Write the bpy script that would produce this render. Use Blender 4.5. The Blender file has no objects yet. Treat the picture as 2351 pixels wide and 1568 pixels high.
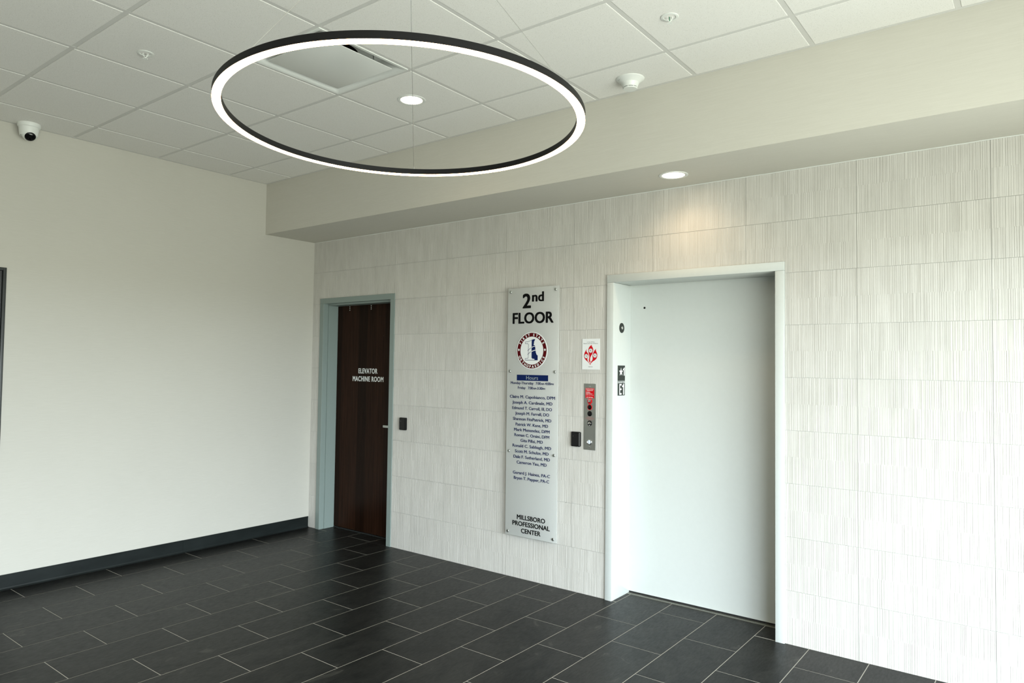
import bpy, bmesh, math, random
from mathutils import Vector, Matrix, Color
random.seed(7)
C = bpy.context.scene.collection
SC = bpy.context.scene

# ------------------------------------------------------------------ camera
CAM_POS = Vector((5.6196, -4.2510, 1.5710))
YAW, PITCH, ROLL = 0.6640, 0.0363, 0.0134
_f = Vector((-math.sin(YAW) * math.cos(PITCH), math.cos(YAW) * math.cos(PITCH), math.sin(PITCH)))
_r = Vector((math.cos(YAW), math.sin(YAW), 0)); _u = _r.cross(_f)
RGT = _r * math.cos(ROLL) + _u * math.sin(ROLL); UP = -_r * math.sin(ROLL) + _u * math.cos(ROLL)
cd = bpy.data.cameras.new('camera'); cam = bpy.data.objects.new('camera', cd); C.objects.link(cam)
m = Matrix((RGT, UP, -_f)).transposed().to_4x4(); m.translation = CAM_POS; cam.matrix_world = m
cd.sensor_width = 36; cd.sensor_fit = 'HORIZONTAL'; cd.lens = 1614.7528 / 2351 * 36
cd.shift_x = (1175.5 - 1145.2064) / 2351; cd.shift_y = (780.373 - 784) / 2351
cd.clip_start = 0.05
SC.camera = cam

# ------------------------------------------------------------------ world, lights, exposure
w = bpy.data.worlds.new('daylight'); SC.world = w; w.use_nodes = True
_wt = w.node_tree; bg = _wt.nodes['Background']; bg.inputs[1].default_value = 1.0
# bright overcast sky above the horizon, pale paving below it
_tc = _wt.nodes.new('ShaderNodeTexCoord'); _sp = _wt.nodes.new('ShaderNodeSeparateXYZ'); _rp = _wt.nodes.new('ShaderNodeValToRGB')
_wt.links.new(_tc.outputs['Generated'], _sp.inputs[0]); _wt.links.new(_sp.outputs[2], _rp.inputs[0]); _wt.links.new(_rp.outputs[0], bg.inputs[0])
SKY, PAVE, SKY_STRENGTH = (0.875, 0.905, 1.0), (0.36, 0.35, 0.325), 29.5
_rp.color_ramp.elements[0].position = -0.0; _rp.color_ramp.elements[0].color = (*PAVE, 1); _rp.color_ramp.elements[1].position = 0.03; _rp.color_ramp.elements[1].color = (*SKY, 1)
bg.inputs[1].default_value = SKY_STRENGTH
SC.view_settings.view_transform = 'Standard'; SC.view_settings.look = 'None'
SC.view_settings.gamma = 1; SC.view_settings.exposure = 0.0; SC.view_settings.use_curve_mapping = False
XR, YF, H, SB, SD = 6.95, -8.6, 3.1957, 2.7371, 0.5466       # right wall, front wall, ceiling, bulkhead underside and depth
def area(name, loc, rot, sx, sy, watts, col):
    l = bpy.data.lights.new(name, 'AREA'); l.shape = 'RECTANGLE'; l.size = sx; l.size_y = sy; l.energy = watts; l.color = col
    o = bpy.data.objects.new(name, l); C.objects.link(o); o.location = loc; o.rotation_euler = rot; return o
_p = area('window_portal', (XR + 0.02, -3.4, 1.25), (0, math.radians(90), 0), 2.3, 5.2, 1, (1, 1, 1)); _p.data.cycles.is_portal = True

# ------------------------------------------------------------------ helpers
def sock(n, *names):
    for k in names:
        if k in n.inputs: return n.inputs[k]
def mat(name, col, rough=0.5, metal=0.0, spec=0.5, emit=None, estr=0.0, trans=0.0, coat=0.0):
    M = bpy.data.materials.new(name); M.use_nodes = True; p = M.node_tree.nodes['Principled BSDF']
    p.inputs['Base Color'].default_value = (*col, 1); p.inputs['Roughness'].default_value = rough
    p.inputs['Metallic'].default_value = metal; p.inputs['Specular IOR Level'].default_value = spec
    p.inputs['Transmission Weight'].default_value = trans; p.inputs['Coat Weight'].default_value = coat
    if emit: p.inputs['Emission Color'].default_value = (*emit, 1); p.inputs['Emission Strength'].default_value = estr
    return M
class NT:
    def __init__(s, M): s.t = M.node_tree; s.p = s.t.nodes['Principled BSDF']
    def n(s, typ, **kw):
        x = s.t.nodes.new(typ)
        for k, v in kw.items():
            if k in x.inputs: x.inputs[k].default_value = v
            else: setattr(x, k, v)
        return x
    def l(s, a, b): s.t.links.new(a, b)
    def coords(s, scale, kind='Object'):
        tc = s.n('ShaderNodeTexCoord'); mp = s.n('ShaderNodeMapping'); mp.inputs['Scale'].default_value = scale
        s.l(tc.outputs[kind], mp.inputs[0]); return mp.outputs[0]
    def world(s, scale):
        g = s.n('ShaderNodeNewGeometry'); mp = s.n('ShaderNodeMapping'); mp.inputs['Scale'].default_value = scale
        s.l(g.outputs['Position'], mp.inputs[0]); return mp.outputs[0]
    def noise(s, vec, scale, detail=4, rough=0.5):
        x = s.n('ShaderNodeTexNoise'); s.l(vec, x.inputs['Vector']); x.inputs['Scale'].default_value = scale
        x.inputs['Detail'].default_value = detail; x.inputs['Roughness'].default_value = rough; return x.outputs['Fac']
    def ramp(s, fac, stops):
        x = s.n('ShaderNodeValToRGB'); s.l(fac, x.inputs[0]); e = x.color_ramp.elements
        while len(e) < len(stops): e.new(0.5)
        for i, (p, c) in enumerate(stops): e[i].position = p; e[i].color = (*c, 1) if len(c) == 3 else c
        return x.outputs[0]
    def mix(s, a, b, fac, mode='MIX'):
        x = s.n('ShaderNodeMix'); x.data_type = 'RGBA'; x.blend_type = mode
        for src, i in ((fac, 0), (a, 6), (b, 7)):
            if isinstance(src, (int, float)): x.inputs[i].default_value = src
            elif isinstance(src, tuple): x.inputs[i].default_value = (*src, 1)
            else: s.l(src, x.inputs[i])
        return x.outputs[2]
    def bump(s, h, strength, dist):
        x = s.n('ShaderNodeBump'); x.inputs['Strength'].default_value = strength; x.inputs['Distance'].default_value = dist
        s.l(h, x.inputs['Height']); s.l(x.outputs[0], s.p.inputs['Normal'])
def grey(v): return (v, v, v)

# --- materials
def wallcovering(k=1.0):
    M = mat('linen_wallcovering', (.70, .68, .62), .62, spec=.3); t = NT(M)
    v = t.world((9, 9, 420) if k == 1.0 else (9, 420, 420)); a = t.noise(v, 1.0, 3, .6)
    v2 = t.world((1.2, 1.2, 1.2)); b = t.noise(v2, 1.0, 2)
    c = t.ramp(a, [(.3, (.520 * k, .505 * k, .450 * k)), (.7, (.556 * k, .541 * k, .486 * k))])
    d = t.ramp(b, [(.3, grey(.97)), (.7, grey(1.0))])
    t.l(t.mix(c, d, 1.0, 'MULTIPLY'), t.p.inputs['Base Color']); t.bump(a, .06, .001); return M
def tile_mat():
    M = mat('ribbed_porcelain', (.72, .71, .67), .42, spec=.45); t = NT(M)
    oi = t.n('ShaderNodeObjectInfo'); a = t.noise(t.world((14, 14, 3)), 1.0, 4, .6)
    c = t.ramp(a, [(.3, (.565, .55, .51)), (.7, (.64, .625, .585))])
    c3 = t.ramp(oi.outputs['Random'], [(0, grey(.96)), (1, grey(1.0))])
    t.l(t.mix(c, c3, 1.0, 'MULTIPLY'), t.p.inputs['Base Color'])
    f = t.noise(t.world((500, 500, 260)), 1.0, 2); t.bump(f, .08, .0006); return M
def slate_mat():
    M = mat('slate_look_tile', (.035, .036, .035), .42, spec=.14); t = NT(M)
    oi = t.n('ShaderNodeObjectInfo')
    tc = t.n('ShaderNodeNewGeometry'); off = t.n('ShaderNodeVectorMath', operation='SCALE'); 
    cx = t.n('ShaderNodeCombineXYZ'); t.l(oi.outputs['Random'], cx.inputs[0]); t.l(oi.outputs['Random'], cx.inputs[2])
    t.l(cx.outputs[0], off.inputs[0]); off.inputs['Scale'].default_value = 40
    ad = t.n('ShaderNodeVectorMath', operation='ADD'); t.l(tc.outputs['Position'], ad.inputs[0]); t.l(off.outputs[0], ad.inputs[1])
    mp = t.n('ShaderNodeMapping'); mp.inputs['Scale'].default_value = (5.5, 2.6, 3); mp.inputs['Rotation'].default_value = (0, 0, .35); t.l(ad.outputs[0], mp.inputs[0])
    a = t.n('ShaderNodeTexNoise'); t.l(mp.outputs[0], a.inputs['Vector']); a.inputs['Scale'].default_value = 1.3; a.inputs['Detail'].default_value = 9; a.inputs['Roughness'].default_value = .62; a.inputs['Distortion'].default_value = 1.4
    c = t.ramp(a.outputs['Fac'], [(.30, (.006, .0062, .006)), (.45, (.0105, .0108, .0103)), (.56, (.016, .016, .0145)), (.62, (.013, .0132, .0125)), (.70, (.044, .043, .037)), (.80, (.026, .0255, .0225))])
    r = t.ramp(oi.outputs['Random'], [(0, grey(.82)), (1, grey(1.15))])
    t.l(t.mix(c, r, 1.0, 'MULTIPLY'), t.p.inputs['Base Color'])
    fl = t.noise(t.world((90, 22, 20)), 1.0, 5, .65)
    gr = t.noise(t.world((1, 1, 1)), 260, 3, .7)
    rr = t.ramp(fl, [(.3, grey(.30)), (.7, grey(.44))]); t.l(rr, t.p.inputs['Roughness'])
    mx = t.mix(t.mix(a.outputs['Color'], fl, .45), gr, .25); t.bump(mx, .30, .0015); return M
def panel_mat():
    M = mat('mineral_fibre_panel', (.74, .74, .71), .85, spec=.2); t = NT(M)
    v = t.n('ShaderNodeTexVoronoi'); t.l(t.world((1, 1, 1)), v.inputs['Vector']); v.inputs['Scale'].default_value = 150; v.inputs['Randomness'].default_value = 1
    n = t.noise(t.world((1, 1, 1)), 320, 2)
    d = t.ramp(v.outputs['Distance'], [(.10, (.50, .50, .47)), (.2, (1, 1, 1))])
    sel = t.ramp(v.outputs['Color'], [(.40, grey(0)), (.46, grey(1))])
    base = t.ramp(n, [(.35, (.80, .79, .755)), (.65, (.86, .85, .82))])
    t.l(t.mix(base, t.mix(grey(1), d, sel), 1.0, 'MULTIPLY'), t.p.inputs['Base Color']); t.bump(n, .15, .0006); return M
def wood_mat():
    M = mat('dark_walnut_veneer', (.03, .016, .01), .30, spec=.07); t = NT(M)
    g = t.n('ShaderNodeNewGeometry'); sx = t.n('ShaderNodeSeparateXYZ'); t.l(g.outputs['Position'], sx.inputs[0])
    mu = t.n('ShaderNodeMath', operation='MULTIPLY'); mu.inputs[1].default_value = 8.3; t.l(sx.outputs[0], mu.inputs[0])
    fl = t.n('ShaderNodeMath', operation='FLOOR'); t.l(mu.outputs[0], fl.inputs[0])
    wn = t.n('ShaderNodeTexWhiteNoise'); wn.noise_dimensions = '1D'; t.l(fl.outputs[0], wn.inputs['W'])
    gr = t.noise(t.world((60, 60, 2.2)), 1.0, 6, .65)
    c = t.ramp(gr, [(.3, (.011, .005, .0028)), (.7, (.029, .013, .0072))])
    k = t.ramp(wn.outputs['Value'], [(0, grey(.62)), (1, (1.35, 1.25, 1.2))])
    t.l(t.mix(c, k, 1.0, 'MULTIPLY'), t.p.inputs['Base Color']); t.bump(gr, .05, .0005); return M
def brushed(name, col, rough, sc):
    M = mat(name, col, rough, metal=1.0); t = NT(M)
    a = t.noise(t.world(sc), 1.0, 3, .6); t.l(t.ramp(a, [(.3, grey(rough - .06)), (.7, grey(rough + .08))]), t.p.inputs['Roughness']); return M
def rubber_mat():
    M = mat('charcoal_rubber', (.022, .027, .026), .45, spec=.15); t = NT(M)
    a = t.noise(t.world((3, 3, 9)), 1.0, 5, .6)
    t.l(t.ramp(a, [(.35, (.008, .0105, .010)), (.75, (.015, .019, .0185))]), t.p.inputs['Base Color']); return M
def painted(name, col, rough, sc=40):
    M = mat(name, col, rough); t = NT(M); a = t.noise(t.world((1, 1, 1)), sc, 3)
    lo = tuple(c * .985 for c in col); t.l(t.ramp(a, [(.3, lo), (.7, col)]), t.p.inputs['Base Color'])
    t.bump(t.noise(t.world((1, 1, 1)), 900, 1), .03, .0003); return M

M_WALL = wallcovering(); M_BULK_LIT = wallcovering(1.16); M_TILE = tile_mat(); M_SLATE = slate_mat(); M_PANEL = panel_mat(); M_WOOD = wood_mat(); M_RUB = rubber_mat()  # bulkhead copy of the wallcovering lightened: missing light put into its colour
M_TAUPE = painted('taupe_paint', (.20, .17, .13), .6)  # dark tone given to the unseen front and right walls to cut bounce light
M_GROUT = painted('pale_wall_grout', (.44, .45, .425), .8, 120)
M_FGROUT = painted('beige_floor_grout', (.40, .38, .33), .85, 160)
M_GRID = painted('ceiling_grid_enamel', (.66, .655, .63), .45)
M_FRAME = painted('sage_grey_enamel', (.245, .30, .28), .38)
M_ELEV = painted('pale_mint_enamel', (.605, .635, .612), .26)
M_WHITE = painted('white_plastic', (.78, .80, .77), .35)
M_BLACKM = mat('matt_black_metal', (.006, .006, .0065), .5, spec=.2)
M_BLACK = mat('gloss_black_plastic', (.004, .004, .0045), .22, spec=.3)
M_BLACKP = mat('black_print', (.004, .004, .004), .7, spec=.1)
M_NAVY = mat('navy_print', (.004, .014, .085), .6, spec=.12)
M_MAROON = mat('maroon_print', (.085, .002, .004), .6, spec=.12)
M_WPRINT = mat('white_print', (.80, .82, .81), .45)
M_GPRINT = mat('grey_print', (.30, .35, .36), .45)
M_RED = mat('red_print', (.58, .004, .010), .55, spec=.15)
M_CHAR = mat('charcoal_plate', (.035, .041, .037), .6, spec=.15)
M_STEEL = brushed('brushed_stainless', (.50, .52, .50), .38, (500, 500, 8))
M_CHROME = mat('polished_chrome', (.75, .75, .74), .14, metal=1.0)
M_ALU = brushed('sill_aluminium', (.55, .55, .50), .35, (8, 500, 500))
M_DARK = mat('void_shade', (.01, .01, .01), .9)  # near-black colour stands in for shade in the door gap and duct
M_GREEN = mat('green_bulb_liquid', (.01, .16, .07), .1)
M_PINK = mat('faint_red_print', (.45, .12, .12), .5)
M_ACR = mat('frosted_acrylic', (.86, .875, .85), .62, spec=.4, trans=.55)
M_EDGE = mat('clear_acrylic_edge', (.80, .86, .83), .2, trans=.5)
M_LENS = mat('warm_led_lens', (.9, .85, .75), .5, emit=(1.0, .80, .56), estr=14)
M_RING = mat('warm_led_strip', (.9, .85, .75), .5, emit=(1.0, .66, .34), estr=24.0)
M_LITB = mat('button_lens', (.70, .76, .84), .3)
M_GLOSSW = mat('gloss_white_metal', (.74, .755, .73), .22)
M_DKFRAME = painted('dark_bronze_frame', (.030, .034, .033), .4)
M_DLEAF = mat('black_door_leaf', (.010, .010, .011), .35)

def tag(o, label=None, cat=None, group=None, kind=None):
    if label: o['label'] = label
    if cat: o['category'] = cat
    if group: o['group'] = group
    if kind: o['kind'] = kind
    return o
def empty(name, loc=(0, 0, 0), label=None, cat=None, group=None, kind=None):
    o = bpy.data.objects.new(name, None); C.objects.link(o); o.location = loc; o.empty_display_size = .05
    return tag(o, label, cat, group, kind)
def link(name, me, parent=None, loc=None):
    o = bpy.data.objects.new(name, me); C.objects.link(o)
    if parent is not None: o.parent = parent
    if loc is not None: o.location = loc
    return o
def fin(bm, name, material, smooth=False):
    bmesh.ops.recalc_face_normals(bm, faces=bm.faces)
    me = bpy.data.meshes.new(name); bm.to_mesh(me); bm.free()
    if smooth:
        for p in me.polygons: p.use_smooth = True
        me.set_sharp_from_angle(angle=math.radians(38))
    for mm in (material if isinstance(material, (list, tuple)) else [material]): me.materials.append(mm)
    return me
def bx(bm, a, b, bevel=0):
    x0, y0, z0 = a; x1, y1, z1 = b
    v = [bm.verts.new(p) for p in ((x0, y0, z0), (x1, y0, z0), (x1, y1, z0), (x0, y1, z0), (x0, y0, z1), (x1, y0, z1), (x1, y1, z1), (x0, y1, z1))]
    fs = [bm.faces.new([v[i] for i in q]) for q in ((0, 3, 2, 1), (4, 5, 6, 7), (0, 1, 5, 4), (1, 2, 6, 5), (2, 3, 7, 6), (3, 0, 4, 7))]
    if bevel:
        es = {e for f in fs for e in f.edges}
        bmesh.ops.bevel(bm, geom=list(es), offset=bevel, segments=2, affect='EDGES', profile=.5)
def box(name, a, b, material, parent=None, bevel=0, smooth=False):
    bm = bmesh.new(); bx(bm, a, b, bevel); return link(name, fin(bm, name, material, smooth or bevel > 0), parent)
def lathe(bm, prof, seg=40, M=Matrix(), cap=True):
    """prof: (radius, z) pairs turned about local z, then transformed by M"""
    rings = []
    for r, z in prof:
        if r < 1e-6: rings.append([bm.verts.new(M @ Vector((0, 0, z)))])
        else: rings.append([bm.verts.new(M @ Vector((r * math.cos(2 * math.pi * i / seg), r * math.sin(2 * math.pi * i / seg), z))) for i in range(seg)])
    for A, B in zip(rings, rings[1:]):
        for i in range(seg):
            j = (i + 1) % seg
            q = [A[i % len(A)], A[j % len(A)], B[j % len(B)], B[i % len(B)]]
            q2 = []
            for x in q:
                if x not in q2: q2.append(x)
            if len(q2) > 2: bm.faces.new(q2)
def lathe_obj(name, prof, material, parent=None, seg=40, M=Matrix(), smooth=True):
    bm = bmesh.new(); lathe(bm, prof, seg, M); return link(name, fin(bm, name, material, smooth), parent)
def tube(bm, pts, r, seg=8):
    rings = []
    for i, p in enumerate(pts):
        p = Vector(p); d = (Vector(pts[min(i + 1, len(pts) - 1)]) - Vector(pts[max(i - 1, 0)])).normalized()
        a = d.orthogonal().normalized() if i == 0 else (rings_a - d * rings_a.dot(d)).normalized(); rings_a = a; b = d.cross(a)
        rings.append([bm.verts.new(p + (a * math.cos(t) + b * math.sin(t)) * r) for t in [2 * math.pi * k / seg for k in range(seg)]])
    for A, B in zip(rings, rings[1:]):
        for i in range(seg): bm.faces.new((A[i], A[(i + 1) % seg], B[(i + 1) % seg], B[i]))
    bm.faces.new(rings[0][::-1]); bm.faces.new(rings[-1])
def tube_obj(name, pts, r, material, parent=None, seg=8):
    bm = bmesh.new(); tube(bm, pts, r, seg); return link(name, fin(bm, name, material, True), parent)

# flat print and lettering on a plane: origin o, reading direction xd, up = z, facing xd x z
def frame_mx(o, xd):
    xd = Vector(xd); up = Vector((0, 0, 1)); n = xd.cross(up)
    M = Matrix((xd, up, n)).transposed().to_4x4(); M.translation = Vector(o); return M
def poly_bm(bm, pts, M, th=.0006):
    a = [bm.verts.new(M @ Vector((x, y, th))) for x, y in pts]; b = [bm.verts.new(M @ Vector((x, y, 0))) for x, y in pts]
    f = bm.faces.new(a); n = len(a)
    for i in range(n): bm.faces.new((a[i], b[i], b[(i + 1) % n], a[(i + 1) % n]))
    f.normal_update(); bmesh.ops.triangulate(bm, faces=[f], ngon_method='EAR_CLIP')
def poly(name, pts, M, material, parent, th=.0006):
    bm = bmesh.new(); poly_bm(bm, pts, M, th); return link(name, fin(bm, name, material), parent)
def circle(cx, cy, r, n=48, rz=None): return [(cx + r * math.cos(2 * math.pi * i / n), cy + (rz or r) * math.sin(2 * math.pi * i / n)) for i in range(n)]
def ring_poly(name, cx, cy, r0, r1, M, material, parent, th=.0006, n=64):
    bm = bmesh.new()
    V = [[bm.verts.new(M @ Vector((cx + r * math.cos(2 * math.pi * i / n), cy + r * math.sin(2 * math.pi * i / n), z))) for i in range(n)] for r, z in ((r0, 0), (r0, th), (r1, th), (r1, 0))]
    for A, B in zip(V, V[1:]):
        for i in range(n): bm.faces.new((A[i], A[(i + 1) % n], B[(i + 1) % n], B[i]))
    return link(name, fin(bm, name, material), parent)
_cap = {}
def text_geo(s, bold, ext=.01, spacing=1.0):
    cu = bpy.data.curves.new('lettering', 'FONT'); cu.body = s; cu.size = 1;  cu.extrude = ext; cu.space_character = spacing
    cu.resolution_u = 4; cu.align_x = 'LEFT'
    o = bpy.data.objects.new('lettering', cu); C.objects.link(o)
    dg = bpy.context.evaluated_depsgraph_get(); dg.update()
    me = bpy.data.meshes.new_from_object(o.evaluated_get(dg)); bpy.data.objects.remove(o); bpy.data.curves.remove(cu)
    if bold > .011:                              # heavier strokes: the outline stamped four times, slightly apart
        vs = [v.co.copy() for v in me.vertices]; fs = [tuple(p.vertices) for p in me.polygons]; n = len(vs); V, Fc = [], []
        for k, (dx, dy) in enumerate(((-1, -.5), (1, -.5), (-1, .5), (1, .5)) if bold < .03 else ((-1, 0), (1, 0), (-.7, -.6), (.7, -.6), (-.7, .6), (.7, .6), (0, .3), (0, -.3))):
            V += [Vector((v.x + dx * bold * .75, v.y + dy * bold * .75, v.z * (1 + (.25 if bold < .03 else .12) * k) if v.z > 0 else v.z)) for v in vs]; Fc += [tuple(i + n * k for i in f) for f in fs]
        bpy.data.meshes.remove(me); me = bpy.data.meshes.new('lettering'); me.from_pydata(V, [], Fc)
    return me
def one(name, M, x0, x1, z0, z1, material, parent, th=.0010):
    P = [(.52, 0), (1, 0), (1, 1), (.66, 1), (.46, .88), (0, .82), (0, .69), (.52, .69)]
    return poly(name, [(x0 + (x1 - x0) * x, z0 + (z1 - z0) * z) for x, z in P], M, material, parent, th)
def text(name, s, M, x0, x1, zc, cap, material, parent, bold=.0, th=.0008, spacing=1.0, base=False):
    """lettering between local x0 and x1, capitals of height cap centred on height zc"""
    me = text_geo(s, bold, spacing=spacing)
    if bold not in _cap:
        h = text_geo('H', bold); zs = [v.co.y for v in h.vertices]; _cap[bold] = (min(zs), max(zs)); bpy.data.meshes.remove(h)
    lo, hi = _cap[bold]; sy = cap / (hi - lo)
    xs = [v.co.x for v in me.vertices]; a, b = min(xs), max(xs); sx = (x1 - x0) / (b - a) if x1 is not None else sy
    for v in me.vertices:
        v.co = M @ Vector((x0 + (v.co.x - a) * sx, zc - cap / 2 + (v.co.y - lo) * sy, th * v.co.z / .01 if v.co.z > 0 else 0))
    me.materials.clear(); me.materials.append(material); me.name = name
    return link(name, me, parent)

# ------------------------------------------------------------------ setting: shell
T = .3048
WJ, FO = 3.5717, 1.1843
MD = (.117, 1.140, 2.187)        # machine room door frame, outer x0, x1, top
EL = (3.238, 4.408, 2.200)       # lift entrance frame, outer
BACK = .004                      # mortar face behind the tiles
bm = bmesh.new()
for a, b in (((-.2, BACK, 0), (MD[0], .34, 3.4)), ((MD[1], BACK, 0), (EL[0], .34, 3.4)), ((EL[1], BACK, 0), (XR + .2, .34, 3.4)),
             ((MD[0], BACK, MD[2]), (MD[1], .34, 3.4)), ((EL[0], BACK, EL[2]), (EL[1], .34, 3.4)),
             ((MD[0], .26, 0), (MD[1], .34, MD[2])), ((EL[0], .30, 0), (EL[1], .34, EL[2]))): bx(bm, a, b)
wall_back = tag(link('wall_back', fin(bm, 'wall_back', M_GROUT)), kind='structure')

def rib_pattern():
    out = []
    for band in range(2):
        x, strips, up = 0, [], band == 0
        while x < .6075:
            wd = random.choice((.0040, .0050, .0055, .0070, .0090)) if not up else random.choice((.0028, .0035, .0042, .0060)); x1 = min(x + wd, .6075)
            if .6075 - x1 < .003: x1 = .6075
            up = not up; base = random.choice((0, .0002, .0004)) if up else random.choice((.0009, .0012, .0015)); tl = random.uniform(-.0006, .0006)
            strips.append((x, x1, base + max(0, tl), base + max(0, -tl))); x = x1
        out.append(strips)
    return out
PATS = [rib_pattern() for _ in range(5)]
def rib_mesh(pat, rects):
    """ribbed tile face, local origin = tile's lower left corner; rects are the parts of the tile that exist"""
    vs, fs = [], []
    D = .0045
    for (rx0, rx1, rz0, rz1) in rects:
        for band, strips in enumerate(pat):
            b0, b1 = max(rz0, band * .1519), min(rz1, (band + 1) * .1519)
            if band: b1 = rz1 if rz1 > .1519 else b1
            if b1 - b0 < .001: continue
            for (sx0, sx1, dl, dr) in strips:
                x0, x1 = max(sx0, rx0), min(sx1, rx1)
                if x1 - x0 < .0004: continue
                n = len(vs); yl, yr = dl, dr
                vs += [(x0, yl, b0), (x1, yr, b0), (x1, yr, b1), (x0, yl, b1), (x0, D, b0), (x1, D, b0), (x1, D, b1), (x0, D, b1)]
                fs += [(n, n + 1, n + 2, n + 3), (n + 1, n + 5, n + 6, n + 2), (n + 4, n, n + 3, n + 7), (n + 3, n + 2, n + 6, n + 7), (n + 4, n + 5, n + 1, n)]
    me = bpy.data.meshes.new('wall_tile'); me.from_pydata(vs, [], fs); me.materials.append(M_TILE); return me
FULL = [rib_mesh(p, [(0, .6075, 0, .3028)]) for p in PATS]
def subtract(rects, hole):
    out = []
    hx0, hx1, hz0, hz1 = hole
    for (a, b, c, d) in rects:
        if a >= hx1 or b <= hx0 or c >= hz1 or d <= hz0: out.append((a, b, c, d)); continue
        if a < hx0: out.append((a, hx0, c, d))
        if b > hx1: out.append((hx1, b, c, d))
        if d > hz1: out.append((max(a, hx0), min(b, hx1), hz1, d))
    return [r for r in out if r[1] - r[0] > .004 and r[3] - r[2] > .004]
k = 0
for j in range(-6, 8):
    x0 = WJ + .6096 * j + .00105
    for row in range(9):
        z0 = T * row + .0010; k += 1
        r = [(x0, x0 + .6075, z0, min(z0 + .3028, SB))]
        r = [(max(a, .001), min(b, XR), c, d) for a, b, c, d in r if b > .02 and a < XR - .01]
        r = subtract(subtract(r, (MD[0] - .001, MD[1] + .001, -1, MD[2] + .001)), (EL[0] - .001, EL[1] + .001, -1, EL[2] + .001))
        if not r: continue
        p = (j * 3 + row * 7 + random.randint(0, 1)) % 5
        whole = len(r) == 1 and abs(r[0][1] - r[0][0] - .6075) < 1e-5 and abs(r[0][3] - r[0][2] - .3028) < 1e-5
        me = FULL[p] if whole else rib_mesh(PATS[p], [(a - x0, b - x0, c - z0, d - z0) for a, b, c, d in r])
        link('wall_tile', me, wall_back, (x0, 0, z0))

# left wall with the opening of the third door; right and front walls with their windows
DY0, DY1, DZ = -3.52, -2.554, 2.194
bm = bmesh.new()
for a, b in (((-.2, DY1, 0), (0, .004, 3.4)), ((-.2, YF - .2, 0), (0, DY0, 3.4)), ((-.2, DY0, DZ), (0, DY1, 3.4)), ((-.2, DY0, 0), (-.12, DY1, DZ))): bx(bm, a, b)
tag(link('wall_left', fin(bm, 'wall_left', M_WALL)), kind='structure')
WR = (-6.0, -.85, .10, 2.40)       # right window: y0, y1, z0, z1
bm = bmesh.new()
for a, b in (((XR, WR[1], 0), (XR + .2, .004, 3.4)), ((XR, YF, 0), (XR + .2, WR[0], 3.4)), ((XR, WR[0], WR[3]), (XR + .2, WR[1], 3.4)), ((XR, WR[0], 0), (XR + .2, WR[1], WR[2]))): bx(bm, a, b)
tag(link('wall_right', fin(bm, 'wall_right', M_TAUPE)), kind='structure')
bm = bmesh.new(); bx(bm, (0, YF - .2, 0), (XR + .2, YF, 3.4))
tag(link('wall_front', fin(bm, 'wall_front', M_TAUPE)), kind='structure')
M_GLASS = bpy.data.materials.new('window_glass'); M_GLASS.use_nodes = True
_t = M_GLASS.node_tree; _t.nodes.remove(_t.nodes['Principled BSDF']); _o = _t.nodes['Material Output']
_a = _t.nodes.new('ShaderNodeBsdfTransparent'); _a.inputs[0].default_value = (.93, .97, .95, 1); _g = _t.nodes.new('ShaderNodeBsdfGlossy'); _g.inputs['Roughness'].default_value = .02
_mx = _t.nodes.new('ShaderNodeMixShader'); _mx.inputs[0].default_value = .05; _t.links.new(_a.outputs[0], _mx.inputs[1]); _t.links.new(_g.outputs[0], _mx.inputs[2]); _t.links.new(_mx.outputs[0], _o.inputs[0])
def window(name, along_y, c, lo, hi, z0, z1, nmull):
    root = empty(name, kind='structure')
    P = (lambda s, d, z: (c + d, s, z)) if along_y else (lambda s, d, z: (s, c + d, z))
    def b(nm, s0, s1, d0, d1, za, zb, m): 
        p, q = P(s0, d0, za), P(s1, d1, zb); box(nm, tuple(map(min, p, q)), tuple(map(max, p, q)), m, root)
    sg = 1 if along_y else -1
    b('sill_rail', lo, hi, 0, sg * .06, z0, z0 + .05, M_DKFRAME); b('head_rail', lo, hi, 0, sg * .06, z1 - .05, z1, M_DKFRAME)
    for i in range(nmull + 1):
        s = lo + (hi - lo - .05) * i / nmull; b('mullion', s, s + .05, 0, sg * .06, z0 + .05, z1 - .05, M_DKFRAME)
    for i in range(nmull):
        s = lo + (hi - lo - .05) * i / nmull; e = lo + (hi - lo - .05) * (i + 1) / nmull
        b('pane', s + .05, e, sg * .027, sg * .033, z0 + .05, z1 - .05, M_GLASS)
window('window_1', True, XR, WR[0], WR[1], WR[2], WR[3], 4)

# bulkhead over the tiled wall
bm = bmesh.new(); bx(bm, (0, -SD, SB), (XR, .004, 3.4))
tag(link('wall_bulkhead', fin(bm, 'wall_bulkhead', M_BULK_LIT)), kind='structure')
# caulk between bulkhead and tiles
bm = bmesh.new(); pts = [(0.002 + i * .05, -.0005 - random.uniform(0, .0012), SB - .002 - random.uniform(-.0008, .0008)) for i in range(int(XR / .05))]
tube(bm, pts, .0028, 6); tag(link('trim_1', fin(bm, 'trim_1', M_WHITE, True)), kind='structure')

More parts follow.
